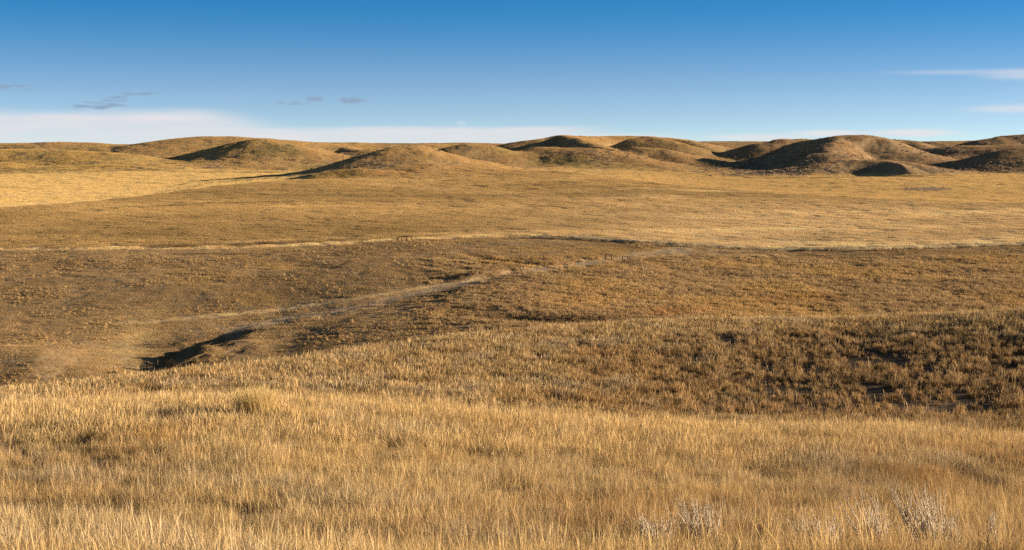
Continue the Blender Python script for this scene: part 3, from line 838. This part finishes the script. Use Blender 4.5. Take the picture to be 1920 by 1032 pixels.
def keep_scrub(x, y):
    px, row = at_px(x, y)
    k = .02 + 0 * px
    for (cx, cy, rx, ry, a) in ((1480, 322, 110, 9, 1.0), (1620, 331, 60, 4, .8), (1540, 300, 110, 14, .5), (1860, 312, 70, 10, 1.0), (1400, 315, 60, 12, .5),
                                (690, 305, 55, 14, .6), (400, 312, 70, 8, .35), (1110, 292, 60, 10, .6), (1500, 280, 200, 20, .15), (1740, 295, 120, 20, .18)):
        k = np.maximum(k, a * np.exp(-((px - cx) / rx) ** 2 - ((row - cy) / ry) ** 2))
    return k * on_hill(x, y) * np.clip(.8 + 1.2 * fbm(x / 14, y / 25, 3, 291), 0, 1)
x, y = spread(940, 1750, 2.6, .40, keep_scrub)
stuff('scrub', 'grey scrub dotted over the hill flanks', scrub_kinds, x, y, np.clip(C(.40, .31, .235)[None] * RNG.uniform(.7, 1.25, len(x))[:, None], .02, .8), RNG.uniform(.6, 1.7, len(x)), tilt=False, sink=.1)
# pond margin
def keep_pond(x, y):
    px, row = at_px(x, y)
    return (((px - 1742) / 46) ** 2 + ((row - 355) / 4.2) ** 2 < 1) * .22
x, y = spread(700, 1050, 2.0, .40, keep_pond)
stuff('pond_scrub', 'grey brush in the hollow of the far stubble field', scrub_kinds[:3], x, y, np.clip(C(.42, .34, .27)[None] * RNG.uniform(.6, 1.3, len(x))[:, None], .02, .8), RNG.uniform(.5, 1.0, len(x)), tilt=False, sink=.1)
# ------------------------------------------------------------------ things
def tag(o, label, cat, group=None):
    o['label'] = label; o['category'] = cat
    if group: o['group'] = group
    return o


def simple_mat(name, base, dark, scale=20.0, rough=.9, stretch=(1, 1, .12)):
    m, nt, nodes, L = new_mat(name)
    out = N(nt, 'ShaderNodeOutputMaterial'); b = N(nt, 'ShaderNodeBsdfPrincipled', inp={'Roughness': rough, 'Specular IOR Level': .1})
    tc_ = N(nt, 'ShaderNodeTexCoord'); mp = N(nt, 'ShaderNodeMapping'); mp.inputs['Scale'].default_value = stretch
    L.new(tc_.outputs['Object'], mp.inputs['Vector'])
    nz = N(nt, 'ShaderNodeTexNoise', inp={'Scale': scale, 'Detail': 6}); L.new(mp.outputs[0], nz.inputs['Vector'])
    r = N(nt, 'ShaderNodeMix', data_type='RGBA'); L.new(nz.outputs['Fac'], r.inputs['Factor'])
    r.inputs['A'].default_value = (*dark, 1); r.inputs['B'].default_value = (*base, 1)
    L.new(r.outputs['Result'], b.inputs['Base Color']); L.new(b.outputs[0], out.inputs[0])
    bp = N(nt, 'ShaderNodeBump', inp={'Strength': .4, 'Distance': .01}); L.new(nz.outputs['Fac'], bp.inputs['Height']); L.new(bp.outputs[0], b.inputs['Normal'])
    return m


MAT_POST = simple_mat('weathered_wood', (.10, .075, .055), (.03, .022, .018))
MAT_STEEL = simple_mat('rusty_steel', (.09, .055, .04), (.03, .022, .02), 40)
MAT_STONE = simple_mat('dark_stone', (.06, .045, .04), (.02, .016, .015), 9, stretch=(1, 1, 1))


def plant_mat(name, colour, **kw):
    m, nt, nodes, L = new_mat(name)
    out = N(nt, 'ShaderNodeOutputMaterial')
    bv = N(nt, 'ShaderNodeAttribute', attribute_name='blade'); sp = N(nt, 'ShaderNodeSeparateColor'); L.new(bv.outputs['Color'], sp.inputs[0])
    cr = N(nt, 'ShaderNodeMix', data_type='RGBA'); L.new(sp.outputs[0], cr.inputs['Factor'])
    cr.inputs['A'].default_value = (*[c * .62 for c in colour], 1); cr.inputs['B'].default_value = (*[min(.9, c * 1.3) for c in colour], 1)
    d = N(nt, 'ShaderNodeBsdfDiffuse'); t = N(nt, 'ShaderNodeBsdfTranslucent'); mx = N(nt, 'ShaderNodeMixShader'); mx.inputs[0].default_value = kw.get('tr', .25)
    L.new(cr.outputs['Result'], d.inputs['Color']); L.new(cr.outputs['Result'], t.inputs['Color'])
    L.new(d.outputs[0], mx.inputs[1]); L.new(t.outputs[0], mx.inputs[2]); L.new(mx.outputs[0], out.inputs[0])
    return m


def tube(path, radii, sides=6):
    """a tapering rod along a path; returns coordinates and quads"""
    P = np.array(path, float); n = len(P)
    V = []
    for k in range(n):
        d = P[min(k + 1, n - 1)] - P[max(k - 1, 0)]; d /= np.linalg.norm(d)
        a = np.cross(d, [0, 0, 1.0] if abs(d[2]) < .9 else [1.0, 0, 0]); a /= np.linalg.norm(a); b = np.cross(d, a)
        for j in range(sides):
            t = 2 * math.pi * j / sides
            V.append(P[k] + radii[k] * (math.cos(t) * a + math.sin(t) * b))
    Q = [(k * sides + j, k * sides + (j + 1) % sides, (k + 1) * sides + (j + 1) % sides, (k + 1) * sides + j) for k in range(n - 1) for j in range(sides)]
    V.append(P[0]); V.append(P[-1]); c0, c1 = n * sides, n * sides + 1
    for j in range(sides):
        Q.append((c0, (j + 1) % sides, j, j)); Q.append((c1, (n - 1) * sides + j, (n - 1) * sides + (j + 1) % sides, (n - 1) * sides + (j + 1) % sides))
    return V, Q


def rods(name, specs, mat, parent=None, smooth=True):
    bm = bmesh.new()
    for (path, radii, sides) in specs:
        V, Q = tube(path, radii, sides)
        vs = [bm.verts.new(v) for v in V]
        for q in Q:
            u = []
            for i in q:
                if vs[i] not in u: u.append(vs[i])
            if len(u) > 2:
                try: bm.faces.new(u)
                except ValueError: pass
    bm.normal_update()
    me = bpy.data.meshes.new(name); bm.to_mesh(me); bm.free()
    for p in me.polygons: p.use_smooth = smooth
    me.materials.append(mat)
    o = bpy.data.objects.new(name, me); COL.objects.link(o)
    if parent: o.parent = parent
    return o


def empty(name, loc):
    o = bpy.data.objects.new(name, None); o.empty_display_size = .3; o.location = loc; COL.objects.link(o)
    return o


# -- fence posts along the old fence line
POSTS = [(109, 719, 705, .030, 'thin dark fence post at the left end of the fence line, near the tall grass'),
         (213.5, 701, 689.5, .045, 'thin dark fence post with a low dark shrub at its foot'),
         (295, 690, 676.5, .095, 'thick wooden fence post standing beside the dark gully'),
         (543.5, 609, 598, .036, 'thin fence post below the worn trail, first one right of the gully'),
         (619.6, 592.5, 583, .036, 'thin fence post beside the trail, second one right of the gully'),
         (691.5, 579.5, 569, .036, 'thin fence post beside the trail, third one right of the gully'),
         (758, 569.5, 557, .036, 'thin fence post at the widest worn patch of the trail'),
         (815.5, 559.5, 545, .040, 'tallest thin fence post, where a faint path leaves the trail'),
         (873.6, 548.5, 536, .030, 'thin fence post on the knoll below the black cut bank')]
for (px, r0, r1, rad, lab) in POSTS:
    X0, Y0, Z0 = pick(px, r0, 195)
    h = (r0 - r1) / F * Y0 * 1.12
    lean = random.uniform(-.04, .04)
    k = rods('fence_post', [([(0, 0, -.4), (lean * .5, 0, h * .5), (lean, random.uniform(-.03, .03), h * .97), (lean, 0, h)], [rad * 1.5, rad * 1.45, rad * 1.4, rad], 8)], MAT_POST)
    k.location = (X0, Y0, Z0); tag(k, lab, 'fence post', 'posts of the old fence along the trail')


def brace(posts, rail, label, lower=None, group='fence braces beside the fields'):
    """posts: (column, foot row, top row); rail: rows at the first and last post"""
    X0, Y0, Z0 = pick(posts[0][0], posts[0][1], 230)
    root = empty('fence_brace', (X0, Y0, Z0))
    tag(root, label, 'fence brace', group)
    tops = []
    for (px, r0, r1) in posts:
        x = float(s_of(px, r0)) * Y0 - X0
        zg = float(height(X0 + x, Y0)) - Z0
        h = (float(e_of(r1)) * Y0) - Z0 + .25
        rods('post', [([(x, 0, zg - .4), (x, 0, (zg + h) / 2), (x + random.uniform(-.03, .03), 0, h), (x, 0, h + .03)], [.115, .11, .10, .07], 8)], MAT_POST, root)
        tops.append((x, h))
    rods('rail', [([(tops[0][0] - .1, -.02, tops[0][1] - .05), ((tops[0][0] + tops[-1][0]) / 2, -.03, (tops[0][1] + tops[-1][1]) / 2 - .02), (tops[-1][0] + .1, -.02, tops[-1][1] - .05)], [.08, .08, .075], 8)], MAT_STEEL, root)
    if lower:
        rods('rail', [([(tops[0][0], -.02, tops[0][1] * .12), (tops[-1][0], -.02, tops[-1][1] * .12)], [.05, .05], 8)], MAT_STEEL, root)
    return root


brace([(745.4, 452.5, 446), (753.3, 452.3, 445.2), (762.5, 452, 444.2), (772, 451.5, 444.8)], None, 'wide dark fence brace of four posts with a top rail at the field edge')
brace([(1135.2, 489.5, 479), (1146.7, 489, 479)], None, 'dark square fence brace of two posts, the left one of the pair beside the trail', lower=True, group='fence braces beside the trail')
brace([(1167, 490.5, 482.5), (1176.8, 490.5, 482)], None, 'weathered square fence brace of two posts, the right one of the pair beside the trail', group='fence braces beside the trail')

# -- the one dark stone on the second slope
X0, Y0, Z0 = pick(939, 659, 95)
bm = bmesh.new(); bmesh.ops.create_icosphere(bm, subdivisions=3, radius=.2)
for v in bm.verts:
    f = 1 + .22 * math.sin(7 * v.co.x * 5 + 1) * math.cos(v.co.y * 23) + random.uniform(-.03, .03)
    v.co = Vector((v.co.x * f * .85, v.co.y * f, v.co.z * f * 1.35))
me = bpy.data.meshes.new('stone'); bm.to_mesh(me); bm.free(); me.materials.append(MAT_STONE)
o = bpy.data.objects.new('stone', me); COL.objects.link(o); o.location = (X0, Y0, Z0 + .36)
tag(o, 'small dark stone sticking out of the brown tussock grass', 'stone')


# -- single large tufts of grass
def tuft(px, row, n, rad, hr, w, colour, label, lean=-.25, group=None, seed=1):
    X0, Y0, Z0 = pick(px, row, 15)
    rng = np.random.default_rng(seed)
    a = rng.uniform(0, 2 * math.pi, n); r = rad * np.sqrt(rng.uniform(0, 1, n))
    bx, by = r * np.cos(a), r * np.sin(a)
    V, Fc, c = blades(bx, by, rng.uniform(hr[0], hr[1], n), rng.uniform(w[0], w[1], n), bx / rad * .32 + rng.normal(lean, .10, n), by / rad * .3 + rng.normal(0, .1, n), rng.uniform(.05, .4, n), rng)
    o = bpy.data.objects.new('grass_tuft', mesh_from('grass_tuft', V, Fc, c, plant_mat('tuft_blades', colour, tr=.3), attr='blade', smooth=False))
    COL.objects.link(o); o.location = (X0, Y0, Z0 - .03)
    return tag(o, label, 'grass tuft', group)


tuft(486, 789, 1350, .62, (1.1, 1.75), (.008, .015), (.70, .50, .22), 'biggest rounded tuft of golden bunch grass on the brow of the near slope', lean=-.16, seed=3)
tuft(170, 802, 420, .5, (.5, .85), (.008, .014), (.40, .27, .15), 'loose brown tuft of grass near the left edge, below the golden brow', lean=-.05, seed=4)
tuft(300, 838, 260, .7, (.65, 1.05), (.006, .011), (.58, .35, .13), 'orange patch of taller thin stalks, left of the biggest grass tuft', lean=.0, seed=5)


# -- shrubs
def shrub(px, row, wpx, hpx, colour, label, ymin=150, seed=1, n=420):
    X0, Y0, Z0 = pick(px, row, ymin)
    r = wpx / F * Y0 / 2; h = hpx / F * Y0
    rng = np.random.default_rng(seed)
    root = empty('shrub', (X0, Y0, Z0)); tag(root, label, 'shrub', 'dark shrubs by the gully')
    specs = []
    for k in range(11):
        a = rng.uniform(0, 2 * math.pi); d = rng.uniform(.2, .8) * r
        specs.append(([(.05 * math.cos(a), .05 * math.sin(a), -.1), (d * .4 * math.cos(a), d * .4 * math.sin(a), h * .45), (d * math.cos(a), d * math.sin(a), h * rng.uniform(.6, .95))], [.03, .02, .006], 5))
    rods('stems', specs, MAT_POST, root)
    u = rng.normal(0, 1, (n, 3)); u /= np.linalg.norm(u, axis=1)[:, None]
    rad = rng.uniform(.35, 1, n) ** .5 * (1 + .25 * np.sin(4 * u[:, 0] + 3 * u[:, 1] + seed))
    V, Fc, c = blades(u[:, 0] * rad * r * .85, u[:, 1] * rad * r * .85, rng.uniform(.10, .28, n), rng.uniform(.04, .09, n), u[:, 0] * .5, u[:, 1] * .5, rng.uniform(.1, .6, n), rng, bz=np.abs(u[:, 2] * rad) * h * .8)
    f = bpy.data.objects.new('foliage', mesh_from('foliage', V, Fc, c, plant_mat('shrub_leaves', colour), attr='blade', smooth=False))
    COL.objects.link(f); f.parent = root
    return root


shrub(318, 688, 24, 17, (.045, .036, .022), 'dark rounded shrub at the lower end of the gully', seed=11)
shrub(362, 683, 14, 9, (.06, .045, .025), 'small dark shrub on the near edge of the gully, right of the rounded shrub', seed=12, n=220)
shrub(213, 701.5, 12, 6, (.09, .065, .035), 'low brown shrub at the foot of a thin fence post', seed=13, n=160)


# -- grey sagebrush at the lower right
def sagebrush(px, row, h, seed, label, spreadw=.35, nst=26, lean=-.22):
    X0, Y0, Z0 = pick(px, row, 12)
    rng = np.random.default_rng(seed)
    root = empty('sagebrush', (X0, Y0, Z0)); tag(root, label, 'sagebrush', 'grey sagebrush in the tall grass')
    specs = []; lx, ly, lz, lh = [], [], [], []
    for k in range(nst):
        a = rng.uniform(0, 2 * math.pi); d = rng.uniform(.1, 1) * spreadw
        L_ = h * rng.uniform(.55, 1.05)
        p0 = np.array([.10 * math.cos(a), .10 * math.sin(a), -.05])
        p3 = np.array([d * math.cos(a) + lean * L_ * rng.uniform(.5, 1.3), d * math.sin(a), L_])
        mid = p0 * .5 + p3 * .5 + rng.normal(0, .025, 3)
        q = p0 * .2 + p3 * .8 + rng.normal(0, .02, 3)
        specs.append(([p0, mid, q, p3], [.0085, .007, .0055, .003], 4))
        for j in range(rng.integers(1, 4)):
            t = rng.uniform(.35, .85); b0 = p0 * (1 - t) + p3 * t
            b1 = b0 + np.array([rng.normal(0, .05), rng.normal(0, .05), rng.uniform(.07, .18)])
            specs.append(([b0, b1], [.006, .003], 3))
        m_ = rng.integers(8, 20)
        t = rng.uniform(.6, 1.0, m_)
        pts = p0[None] * (1 - t[:, None]) + p3[None] * t[:, None] + rng.normal(0, .012, (m_, 3))
        lx += list(pts[:, 0]); ly += list(pts[:, 1]); lz += list(pts[:, 2]); lh += list(rng.uniform(.015, .035, m_))
    rods('stems', specs, MAT_SAGE_STEM, root)
    lx, ly, lz, lh = map(np.array, (lx, ly, lz, lh)); n = len(lx)
    V, Fc, c = blades(lx, ly, lh, lh * .45, rng.normal(0, .5, n), rng.normal(0, .5, n), rng.uniform(.1, .5, n), rng, bz=lz)
    f = bpy.data.objects.new('leaves', mesh_from('leaves', V, Fc, c, MAT_SAGE_LEAF, attr='blade', smooth=False))
    COL.objects.link(f); f.parent = root
    return root


MAT_SAGE_STEM = simple_mat('grey_stems', (.61, .49, .365), (.40, .32, .23), 30)
MAT_SAGE_LEAF = plant_mat('grey_leaves', (.62, .51, .39))
SAGE_AT = [(1235, 1042, .55, 'pale twiggy sagebrush, leftmost of the clumps along the bottom edge'),
           (1325, 1036, .75, 'bushy pale sagebrush with many upright twigs, second clump from the left along the bottom edge'),
           (1545, 1060, .62, 'low wide grey sagebrush, third clump from the left along the bottom edge'),
           (1655, 1050, .95, 'tall thin sagebrush with long bare leaning stems, left of the dark gap in the grass'),
           (1752, 1055, .98, 'tall dense sagebrush with pale straight stems, just left of the small grey spike'),
           (1792, 1062, .62, 'narrow grey sagebrush spike with leafy tips, first one right of the tall dense clump'),
           (1868, 1066, .62, 'narrow grey sagebrush spike with leafy tips, nearest to the right edge')]
for i, (px, row, h, lab) in enumerate(SAGE_AT):
    narrow = 'narrow' in lab
    sagebrush(px, row, h * 1.25, 40 + i, lab, spreadw=.12 if narrow else .52, nst=12 if narrow else (30 if 'thin' in lab else 50), lean=-.12 if narrow else -.28)
# ------------------------------------------------------------------ sky with a low bank of cloud
world = bpy.data.worlds.new('World'); scene.world = world
world.use_nodes = True
nt = world.node_tree; nt.nodes.clear(); L = nt.links
tc = N(nt, 'ShaderNodeTexCoord')
sep = N(nt, 'ShaderNodeSeparateXYZ'); L.new(tc.outputs['Generated'], sep.inputs[0])
dx, dy, dz = sep.outputs
# view height is stretched so the sky deepens faster above the horizon
zz = mth(nt, 'MULTIPLY_ADD', dz, 4.6, .085)
cmb = N(nt, 'ShaderNodeCombineXYZ'); L.new(dx, cmb.inputs[0]); L.new(dy, cmb.inputs[1]); L.new(zz, cmb.inputs[2])
nrm = N(nt, 'ShaderNodeVectorMath', operation='NORMALIZE'); L.new(cmb.outputs[0], nrm.inputs[0])
sky = N(nt, 'ShaderNodeTexSky', sky_type='NISHITA', sun_disc=False, sun_elevation=SUN_EL, sun_rotation=SUN_AZ,
        altitude=900, air_density=1.0, dust_density=.3, ozone_density=2.0)
L.new(nrm.outputs[0], sky.inputs['Vector'])
hs = N(nt, 'ShaderNodeHueSaturation', inp={'Hue': .498, 'Value': 1.0}); SKY_HS = hs; L.new(sky.outputs[0], hs.inputs['Color'])
bg = N(nt, 'ShaderNodeBackground', inp={'Strength': SKY_STRENGTH}); wo = N(nt, 'ShaderNodeOutputWorld')
# bearing and height of the view, in pixels of the measured frame
az = mth(nt, 'MULTIPLY_ADD', mth(nt, 'ARCTAN2', dx, dy), F, 960.0)
hl = mth(nt, 'MULTIPLY_ADD', mth(nt, 'ARCSINE', dz), -F, 270.0)
def wnoise(sx, sy, det, seed):
    c = N(nt, 'ShaderNodeCombineXYZ')
    L.new(mth(nt, 'MULTIPLY', az, sx), c.inputs[0]); L.new(mth(nt, 'MULTIPLY', hl, sy), c.inputs[1]); c.inputs[2].default_value = seed
    n = N(nt, 'ShaderNodeTexNoise', inp={'Scale': 1.0, 'Detail': det, 'Roughness': .6}); L.new(c.outputs[0], n.inputs['Vector'])
    return n.outputs['Fac']
def smooth(x, a, b):
    r = N(nt, 'ShaderNodeMapRange', interpolation_type='SMOOTHSTEP'); L.new(x, r.inputs[0])
    r.inputs[1].default_value = a; r.inputs[2].default_value = b
    return r.outputs[0]
L.new(mth(nt, 'SUBTRACT', mth(nt, 'MULTIPLY_ADD', smooth(dz, 0.0, .10), .52, .84), mth(nt, 'MULTIPLY', smooth(dz, .15, .42), .45)), SKY_HS.inputs['Saturation'])
L.new(mth(nt, 'ADD', mth(nt, 'MULTIPLY_ADD', smooth(dz, .15, .45), -.55, 1.0), mth(nt, 'MULTIPLY_ADD', smooth(dz, -.01, .10), .20, -.20)), SKY_HS.inputs['Value'])  # sky dimmed high up to weaken its fill light
n_soft = wnoise(1 / 260, 1 / 26, 4, 1.3); n_fine = wnoise(1 / 30, 1 / 6, 6, 4.7)
def lump(cx, cy, rx, ry):
    u = mth(nt, 'POWER', mth(nt, 'DIVIDE', mth(nt, 'SUBTRACT', az, cx), rx), 2.0)
    v = mth(nt, 'POWER', mth(nt, 'ABSOLUTE', mth(nt, 'DIVIDE', mth(nt, 'SUBTRACT', hl, cy), ry)), 2.0)
    return mth(nt, 'EXPONENT', mth(nt, 'MULTIPLY', mth(nt, 'ADD', u, v), -1.0))
def blend(col, mask, c):
    m = N(nt, 'ShaderNodeMix', data_type='RGBA'); L.new(mask, m.inputs['Factor']); L.new(col, m.inputs['A'])
    m.inputs['B'].default_value = (c[0], c[1], c[2], 1)
    return m.outputs['Result']
cur = hs.outputs[0]
q = CLOUD_LEVEL
# long pale bank along the horizon: its top sinks to the right
top = mth(nt, 'MULTIPLY_ADD', n_soft, -16.0, 8.0)
edge = mth(nt, 'ADD', mth(nt, 'SUBTRACT', hl, top), 0.0)
left_bank = mth(nt, 'MULTIPLY', smooth(edge, 200, 226), smooth(mth(nt, 'MULTIPLY_ADD', hl, -3.2, az), -180.0, -330.0))
mid_bank = mth(nt, 'MULTIPLY', smooth(edge, 234, 247), mth(nt, 'MULTIPLY', smooth(az, 380, 560), smooth(az, 1180, 1000)))
cur = blend(cur, mth(nt, 'MULTIPLY', left_bank, mth(nt, 'MULTIPLY_ADD', n_soft, 1.1, .12), clamp=True), (q * .95, q * .92, q * .95))
cur = blend(cur, mth(nt, 'MULTIPLY', mid_bank, mth(nt, 'MULTIPLY_ADD', n_soft, .9, .25), clamp=True), (q * .95, q * .92, q * .95))
for (cx, cy, rx, ry, k) in ((1150, 258, 140, 9, .5), (1420, 259, 110, 9, .7), (1540, 251, 75, 7, .9), (1690, 251, 85, 8, .9), (865, 231, 12, 5, .35),
                            (1760, 143, 150, 6, .28), (1900, 148, 120, 12, .48), (1870, 208, 95, 9, .5), (2200, 190, 300, 60, .4)):
    g = mth(nt, 'MULTIPLY', smooth(mth(nt, 'MULTIPLY', mth(nt, 'MULTIPLY_ADD', n_soft, 1.6, .2), lump(cx, cy, rx, ry)), .12, 1.0), k)
    cur = blend(cur, g, (q * .95, q * .93, q * .96))
for (cx, cy, rx, ry, k) in ((55, 172, 62, 8, .9), (10, 177, 34, 6, .6), (205, 202, 66, 8, .95), (238, 190, 30, 8, .85), (285, 180, 40, 6, .75), (215, 181, 12, 4, .4),
                            (568, 196, 25, 7, .85), (598, 187, 24, 7, .85), (530, 196, 16, 5, .5), (663, 191, 36, 9, .9), (748, 199, 16, 5, .35)):
    g = mth(nt, 'MULTIPLY', smooth(mth(nt, 'MULTIPLY', mth(nt, 'MULTIPLY_ADD', n_fine, 3.4, -.9), lump(cx, cy, rx, ry)), .3, .95), k)
    cur = blend(cur, g, (q * .33, q * .45, q * .63))
L.new(cur, bg.inputs['Color']); L.new(bg.outputs[0], wo.inputs[0])

# ------------------------------------------------------------------ sun and camera
sun = bpy.data.lights.new('sun', 'SUN'); sun.energy = SUN_STRENGTH; sun.angle = math.radians(.5); sun.color = (1.0, .84, .62)
so = bpy.data.objects.new('sun', sun); COL.objects.link(so)
sd = Vector((math.sin(SUN_AZ) * math.cos(SUN_EL), math.cos(SUN_AZ) * math.cos(SUN_EL), math.sin(SUN_EL)))
so.rotation_euler = (-sd).to_track_quat('-Z', 'Y').to_euler(); so.location = sd * 300

cd = bpy.data.cameras.new('camera'); cd.lens = 36.0 * F / 1920.0; cd.sensor_width = 36.0; cd.clip_start = .1; cd.clip_end = 30000
co = bpy.data.objects.new('camera', cd); COL.objects.link(co)
co.rotation_euler = (math.pi / 2 - PITCH, 0, 0); scene.camera = co

scene.view_settings.view_transform = 'Standard'; scene.view_settings.look = 'None'
scene.view_settings.exposure = EXPOSURE; scene.view_settings.gamma = 1.0; scene.view_settings.use_curve_mapping = False
scene.cycles.use_denoising = False
scene.cycles.max_bounces = 6; scene.cycles.diffuse_bounces = 1; scene.cycles.transmission_bounces = 3; scene.cycles.transparent_max_bounces = 4
